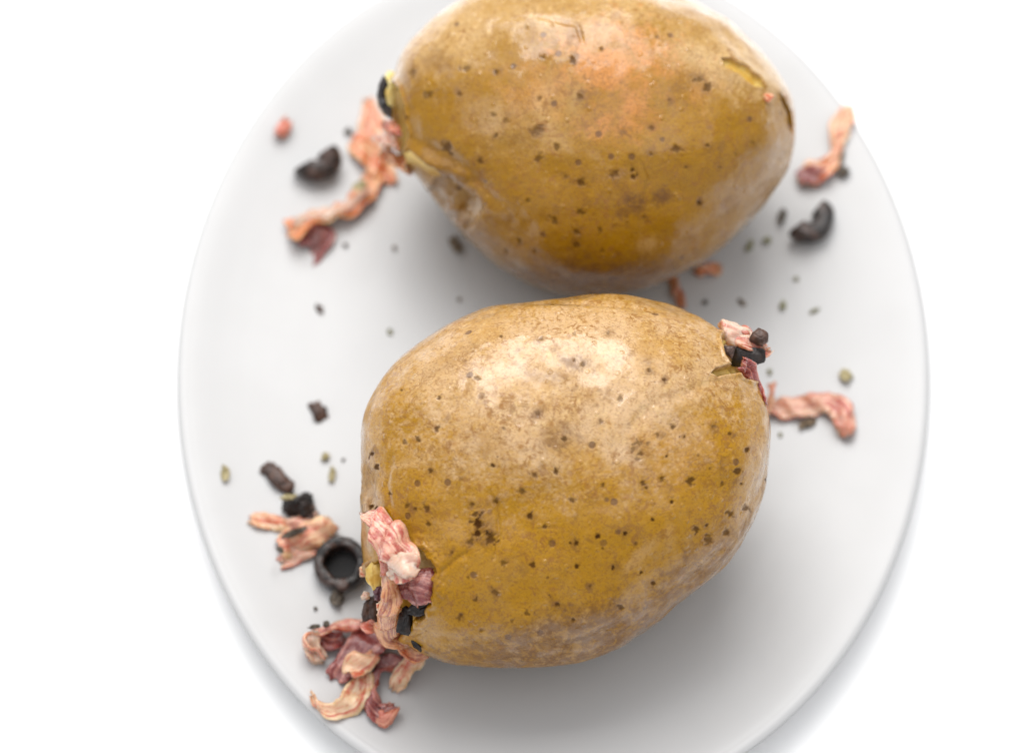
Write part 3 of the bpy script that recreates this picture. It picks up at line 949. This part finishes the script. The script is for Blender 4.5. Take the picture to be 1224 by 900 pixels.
bacon("thin cream bacon strip curving out lowest left of the bottom heap",
      [(373, 829, 2, 8, 0), (383, 841, 2, 13, 30), (400, 848, 2, 24, 30), (418, 840, 2, 34, 20), (430, 822, 2.5, 34, 0), (436, 802, 2.5, 26, 0)], 'fat', 1.4, 0.15)
bacon("long dark pink bacon curl hooking round lowest right of the bottom heap",
      [(490, 786, 2.5, 14, 0), (468, 790, 3, 17, 20), (450, 802, 3, 18, 30), (441, 820, 2.8, 18, 20), (445, 840, 2.5, 19, 10), (456, 856, 2.5, 26, 0), (468, 846, 2.5, 22, -20)], 'maroon', 2.2, 0.0,
      [("fried_tip", [(450, 858, 3, 16, 0), (460, 858, 3.2, 22, 0), (470, 844, 3, 16, 0)], 'red', 1.8, 0.0)])
bacon("pale peach bacon flap hanging to the plate under the nearer potato's stuffing",
      [(503, 782, 6, 18, 20), (492, 795, 4.5, 24, 25), (480, 810, 3, 24, 20), (470, 824, 1.2, 14, 0)], 'fat', 1.3, 0.1)

# ---- stuffing of the nearer potato, lower left opening
sbacon("folded pale pink bacon strip at the top of the nearer potato's left stuffing", LO,
       [(440, 616, 3, 14, 0), (450, 623, 4, 28, 0), (463, 640, 5.5, 40, 5), (474, 656, 6, 42, 5), (481, 672, 6, 40, 0), (487, 690, 4.5, 36, 0)], 'pink', 2.6, -0.3)
sbacon("squared cream bacon end wrapped over the folded pink strip in the left stuffing", LO,
       [(466, 682, 6.2, 24, 0), (474, 680, 7.8, 28, 0), (486, 676, 8.2, 30, 0), (498, 672, 6.2, 26, 0)], 'white', 1.8, -0.2)
sbacon("narrow pink bacon fold beside the upper rim of the nearer potato's left opening", LO,
       [(448, 628, 2, 10, 0), (456, 645, 3.2, 16, 0), (462, 664, 3.4, 18, 0), (464, 690, 3.4, 20, 0)], 'red', 1.6)
sbacon("long browned bacon strip hanging down the middle of the nearer potato's left stuffing", LO,
       [(462, 680, 3, 18, 0), (467, 700, 4, 22, 0), (467, 722, 5, 25, 0), (462, 740, 6, 27, 0), (465, 756, 6, 28, 10), (477, 766, 5, 26, 10), (490, 769, 3.5, 18, 0)], 'brown', 2.8, -0.25)
sbacon("dark red bacon slab deep in the nearer potato's left opening", LO,
       [(474, 702, -2, 34, 0), (490, 698, 0, 44, 0), (506, 702, 0.5, 46, 10), (518, 710, -0.5, 26, 0)], 'maroon', 2.6, -0.15)
sbacon("browned bacon end poking from the bottom of the nearer potato's left opening", LO,
       [(472, 768, 2, 12, 0), (484, 778, 3, 16, 0), (496, 785, 2.5, 18, 0), (508, 783, 1, 16, 0)], 'brown', 1.6)
sbacon("small round pink bacon end at the left edge of the stuffing above the bottom heap", LO,
       [(434, 746, 1, 8, 0), (441, 748, 1.8, 14, 0), (450, 749, 1.5, 10, 0)], 'red', 2.4)
AX = (VU, VV, VW)
def flap(): return [(-12, 8, 2), (-10, -8, -3), (2, 20, 4), (16, 22, 0), (8, -14, 4), (14, -22, -3), (-2, -20, 3), (0, 4, 8), (17, 5, 4)]
chunk("potato_skin_flap", "yellow potato flap with a browned edge left of the bacon in the nearer opening", "potato scrap", LO.surf(447, 686, 0.002), flap(), FLESH, False, 0.1, "potato scraps", AX)
chunk("bacon_crumb", "browned orange crust crumb on the tip of the yellow potato flap", "bacon", LO.surf(434, 682, 0.003), [(-7, -9, 0), (6, -8, 0), (8, 6, 3), (-4, 9, 2), (0, 0, 7), (0, 0, -6)], BACON['orange'], False, 0.2, "bacon stuffing in the potatoes", AX, 0.2)
chunk("olive_chunk", "dark brown olive wedge at the far left of the nearer potato's stuffing", "olive", LO.surf(443, 732, 0.001), [(-14, -14, 0), (-10, 12, 2), (2, 24, 0), (14, 14, -2), (12, -18, 0), (0, -24, 0), (-2, 0, 8), (6, 2, -8)], OLIVE_CUT, False, 0.12, "olive stuffing in the potatoes", AX)
chunk("olive_chunk", "shiny purple olive bit left of the long browned bacon strip", "olive", LO.surf(453, 709, 0.004), [(-9, -8, 0), (-6, 8, 2), (6, 10, 0), (10, -2, 1), (2, -11, 0), (0, 0, 8), (0, 0, -5)], OLIVE_PURPLE, False, 0.2, "olive stuffing in the potatoes", AX, 0.14)
chunk("olive_chunk", "black olive piece at the right corner of the nearer potato's left opening", "olive", LO.surf(503, 726, -0.001), [(-22, -6, 0), (-8, 10, 2), (12, 14, 1), (17, 4, 0), (14, -10, 0), (-6, -12, 2), (0, 0, 6), (0, 0, -8)], OLIVE_JET, False, 0.12, "olive stuffing in the potatoes", AX)
chunk("olive_chunk", "curved black olive piece right of the long browned bacon strip", "olive", LO.surf(483, 742, 0.001), [(-10, -12, 0), (-6, 14, 0), (4, 18, 2), (12, 6, 2), (8, -18, 2), (-4, -16, 3), (2, 0, 6), (0, 0, -8)], OLIVE_JET, False, 0.15, "olive stuffing in the potatoes", AX)
chunk("olive_chunk", "narrow black olive sliver lowest in the nearer potato's left opening", "olive", LO.surf(496, 766, 0.001), [(-8, 12, 0), (0, 12, 2), (12, -10, 1), (6, -16, 0), (-4, -6, 4), (2, 0, -6)], OLIVE_JET, False, 0.15, "olive stuffing in the potatoes", AX)
chunk("bacon_crumb", "grey pink meat crumb above the dark olive wedge", "bacon", LO.surf(437, 712, 0.002), [(-6, -5, 0), (5, -6, 0), (6, 5, 0), (-4, 6, 0), (0, 0, 5), (0, 0, -4)], BACON['white'], False, 0.2, "bacon stuffing in the potatoes", AX, 0.2)
chunk("bacon_crumb", "tiny orange bacon crumb between the purple olive bit and the browned strip", "bacon", LO.surf(454, 724, 0.004), [(-6, -8, 0), (6, -6, 0), (4, 8, 0), (-5, 6, 0), (0, 0, 5), (0, 0, -4)], BACON['peach'], False, 0.2, "bacon stuffing in the potatoes", AX, 0.2)

# ---- stuffing of the nearer potato, upper right opening
sbacon("pale pink bacon lump left of the black olive block at the nearer potato's top right", LO,
       [(860, 392, 1, 18, 0), (870, 397, 2.5, 26, 0), (882, 402, 3, 28, 0), (892, 408, 2, 22, 0)], 'white', 3.2, -0.2)
sbacon("small pink bacon bit behind the cube of olive at top right", LO, [(884, 398, 1, 14, 0), (893, 397, 2, 16, 0), (900, 401, 1, 12, 0)], 'red', 2.4)
sbacon("pink bacon layer between the two black olive blocks", LO, [(882, 411, 3, 16, 0), (896, 411, 4, 20, 0), (914, 415, 2.5, 14, 0)], 'pink', 2.4)
sbacon("dull pink bacon strip running down the slit below the black olive block", LO,
       [(888, 436, 2, 20, 0), (897, 442, 1.5, 22, 0), (905, 456, 1, 14, 0), (912, 472, 0.5, 9, 0), (915, 482, 0, 6, 0)], 'maroon', 1.6)
sbacon("tiny pink bacon end sticking out right of the black olive block", LO, [(908, 424, 1, 14, 0), (914, 421, 1.5, 16, 0), (920, 417, 1, 10, 0)], 'pink', 2.2)
chunk("olive_chunk", "faceted black olive block filling the nearer potato's top right opening", "olive", LO.surf(892, 423, 0.004),
      [(-17, -14, 0), (-13, 12, 3), (21, 5, 2), (22, -9, 1), (0, -16, 2), (-17, -14, -8), (-13, 12, -8), (21, 5, -8), (22, -9, -8)], OLIVE_JET, False, 0.06, "olive stuffing in the potatoes", AX, 0.03)
chunk("olive_chunk", "little black olive cube with a pale shiny top at the nearer potato's top right", "olive", LO.surf(907, 404, 0.004),
      [(-12, -3, 0), (-9, 6, 4), (0, 12, 2), (11, 6, 4), (11, -4, 1), (3, -11, 3), (2, 0, 9), (-10, -4, -6), (10, -4, -6), (0, 10, -6)], OLIVE_CUT, False, 0.07, "olive stuffing in the potatoes", AX, 0.05)
chunk("olive_chunk", "brown olive corner showing left of the faceted black olive block", "olive", LO.surf(872, 421, 0.002),
      [(-7, 7, 2), (7, 7, 2), (3, -9, 0), (-3, -4, 3), (6, 4, -6), (-6, 6, -6)], OLIVE_CUT, False, 0.08, "olive stuffing in the potatoes", AX, 0.06)

# ---- stuffing of the farther potato
olive_ring("black olive rim peeking from the farther potato's left end", HI.surf(471, 114, -0.003), px_w(21), px_w(11), px_w(16), (125, 262),
           Matrix(((VU.x, VV.x, VW.x, 0), (VU.y, VV.y, VW.y, 0), (VU.z, VV.z, VW.z, 0), (0, 0, 0, 1))), OLIVE_JET, False, "olive stuffing in the potatoes", 1.4)
chunk("potato_scrap", "pale yellow potato flesh inside the black olive rim at the farther potato's left", "potato scrap", HI.surf(463, 108, 0.001),
      [(-11, -16, 2), (-9, 6, 3), (0, 24, 3), (11, 22, 2), (10, -24, 2), (-2, -22, 4), (-2, -8, 9), (2, 8, 9), (0, 0, -6)], FLESH_PALE, False, 0.12, "potato scraps", AX, 0.1)
sbacon("white fat bit with red flecks at the farther potato's left end", HI, [(452, 165, 0, 14, 0), (462, 168, 2, 24, 0), (474, 172, 1.5, 18, 0)], 'white', 3.0)
sbacon("brown glossy bacon end under the white fat bit at the farther potato", HI, [(456, 182, 0, 14, 0), (468, 188, 1, 20, 0), (482, 196, 1, 20, 0), (492, 202, 0, 10, 0)], 'brown', 3.0)
sbacon("red bacon sliver above the white fat bit at the farther potato", HI, [(456, 150, 0, 10, 0), (465, 152, 1, 14, 0), (474, 158, 1, 10, 0)], 'red', 2.6)
chunk("bacon_crumb", "bright orange bacon crumb at the lower end of the farther potato's knife slit", "bacon", HI.surf(918, 117, 0.0022),
      [(-9, -4, 0), (-6, 6, 2), (7, 6, 2), (9, -3, 0), (0, -7, 1), (0, 0, 7), (0, 0, -6)], BACON['orange'], False, 0.2, "bacon stuffing in the potatoes", AX, 0.12)
sbacon("thin pink bacon edge showing along the farther potato's right end", HI, [(934, 112, 0, 5, 0), (941, 124, 0.6, 7, 0), (945, 140, 0.3, 6, 0), (946, 152, 0, 4, 0)], 'pink', 1.6)

# ---- olive pieces lying on the plate
def rz(a, x=0, y=0): return Matrix.Rotation(R(a), 4, 'Z') @ Matrix.Rotation(R(x), 4, 'X') @ Matrix.Rotation(R(y), 4, 'Y')
olive_ring("whole black olive ring lying by the nearer potato's lower left end", at(408, 674, 0.004), px_w(33), px_w(19), px_w(26), (0, 360), rz(20, 4, -4), OLIVE, squash=1.04, cup=True)
olive_ring("half black olive ring above the red tailed bacon strip at upper left", at(377, 190, 0.004), px_w(36), px_w(4), px_w(32), (-140, 42), rz(-2, 20, 6), OLIVE, squash=0.8)
olive_ring("broken black olive crescent beside the farther potato's lower right", at(966, 260, 0.004), px_w(34), px_w(8), px_w(26), (-140, 45), rz(0, 4, 0), OLIVE, squash=1.0)
chunk("olive_chunk", "smallest black olive chip lying alone at mid left of the plate", "olive", at(381, 368, 0.001), [(-6, 4, 0), (-2, 10, 0), (6, 3, 1), (7, -9, 0), (2, -8, 2), (0, 0, 5), (0, 0, -3)], OLIVE_CUT, noise=0.15)
chunk("olive_chunk", "jagged dark olive chip lying alone above the left heap", "olive", at(378, 491, 0.002), [(-14, 11, 2), (-9, 2, 3), (-4, -12, 0), (8, -12, 0), (14, -6, 0), (12, 6, 2), (2, 15, 3), (1, 2, 9), (0, 0, -4)], OLIVE_CUT, noise=0.2)
chunk("olive_chunk", "brown bar shaped olive piece at the top of the left heap", "olive", at(331, 567, 0.003), [(-24, 14, 0), (-13, 24, 2), (-6, 20, 8), (22, -8, 8), (24, -16, 3), (10, -26, 0), (-24, 8, 6), (-6, 0, 12), (4, -14, 12), (-14, 12, -4), (16, -16, -4)], OLIVE_CUT, noise=0.1)
chunk("olive_chunk", "curled black olive lump below the brown bar in the left heap", "olive", at(356, 598, 0.004), [(-22, -4, 0), (-16, 12, 4), (-4, 20, 3), (12, 18, 2), (22, 6, 0), (20, -10, 2), (4, -20, 0), (-12, -16, 3), (-8, 2, 16), (8, 4, 15), (0, -12, 12), (0, 0, -4)], OLIVE_JET, noise=0.22)
chunk("olive_chunk", "dull brown olive lump under the curled lump in the left heap", "olive", at(369, 612, 0.002), [(-18, -8, 0), (-10, 8, 3), (8, 12, 2), (15, 2, 0), (10, -10, 0), (-4, -12, 2), (0, 0, 8), (0, 0, -4)], OLIVE_CUT, noise=0.18)

# ---- dried herbs
flake("brown herb clump on the plate left of the farther potato's underside", 545, 294, 15, 26, 25, HERB_B, thick=1.6)
flake("dark herb flake at the upper corner of the orange bacon strip", 417, 158, 12, 9, 0, HERB_D, thick=1.2)
flake("long dark herb flake left of the broken olive crescent", 934, 260, 11, 28, -20, HERB_D, thick=1.2)
flake("grey green herb flake below the long dark one by the farther potato", 917, 287, 11, 15, -30, HERB_G)
flake("greenish herb flake closest to the farther potato's lower right side", 896, 294, 9, 19, -25, HERB_G)
flake("tiny green herb fleck below the broken olive crescent", 952, 333, 7, 7, 0, HERB_G)
flake("dark herb speck right of the slim orange sliver between the potatoes", 843, 361, 8, 7, 0, HERB_D)
flake("slanting brown herb flake above the nearer potato's top right stuffing", 887, 361, 16, 7, -40, HERB_B)
flake("bent green herb flake in the row right of the slanting brown one", 936, 365, 9, 16, -20, HERB_G)
flake("thin pale herb flake at the right end of the row above the olive cube", 974, 371, 14, 6, 30, HERB_G)
flake("large pale herb flake near the right rim above the long pink strip", 1010, 450, 18, 20, 20, HERB_P, thick=1.4)
flake("pointed brown leaf scrap under the long pink bacon strip", 965, 506, 27, 12, 25, HERB_B, thick=0.9)
flake("small grey herb speck right of the black olive block", 920, 444, 7, 8, 0, HERB_G)
flake("tiny herb speck below the brown leaf scrap", 933, 519, 6, 7, 0, HERB_G)
flake("dark brown herb clump below the pale topped bacon at upper right", 1008, 207, 17, 16, 0, HERB_D, thick=2.0)
flake("thin brown herb stem beside the pale topped bacon at upper right", 1006, 190, 8, 20, -10, HERB_B, thick=1.0)
flake("pale herb flake nearest the plate's left rim", 270, 567, 12, 20, 15, HERB_P, thick=1.2)
flake("round olive green herb flake above the slender one at left", 389, 547, 12, 10, 0, HERB_P, thick=1.2)
flake("slender olive green herb flake beside the curled olive lump", 397, 568, 10, 20, -8, HERB_P, thick=1.2)
flake("pin prick herb speck next to the slender green flake", 410, 549, 5, 5, 0, HERB_D)
flake("faint green herb fleck on bare plate above the nearer potato's left shoulder", 466, 396, 9, 8, 0, HERB_G)
flake("tiny dark herb speck right of the bacon strip's red tail", 413, 293, 7, 7, 0, HERB_D)
flake("tiny brown herb speck between the red tail and the brown herb clump", 471, 296, 6, 7, 0, HERB_B)
flake("faint herb speck in the shade under the farther potato", 549, 357, 6, 6, 0, HERB_B)
flake("dark herb clump sitting just below the whole olive ring", 403, 716, 16, 20, 0, HERB_D, thick=2.0)
flake("tiny lone herb speck left of the clump below the olive ring", 377, 727, 5, 5, 0, HERB_D)
flake("grey green herb patch stuck on the bend of the curled bacon strip", 431, 222, 24, 14, 30, HERB_P, lift=6.0, thick=0.8)
flake("dark herb shred on top of the white faced bacon loop", 376, 749, 16, 6, 10, HERB_D, lift=8.0, thick=0.8)
flake("second dark herb shred right of the white faced bacon loop", 390, 746, 9, 9, 50, HERB_D, lift=7.0, thick=1.0)
flake("grey herb shred lying across the pale bacon in the left heap", 352, 637, 34, 11, 25, HERB_D, lift=5.5, thick=0.9)
flake("small dark herb shred on the left tip of the pale bacon in the left heap", 335, 657, 12, 8, -45, HERB_D, lift=5.5, thick=0.8)
flake("pale tan herb sliver lying on the curled olive lump", 345, 594, 20, 8, 15, HERB_P, lift=8.0, thick=0.9)
flake("tiny dark herb speck beside the pale peach flap under the stuffing", 486, 814, 7, 7, 0, HERB_D)
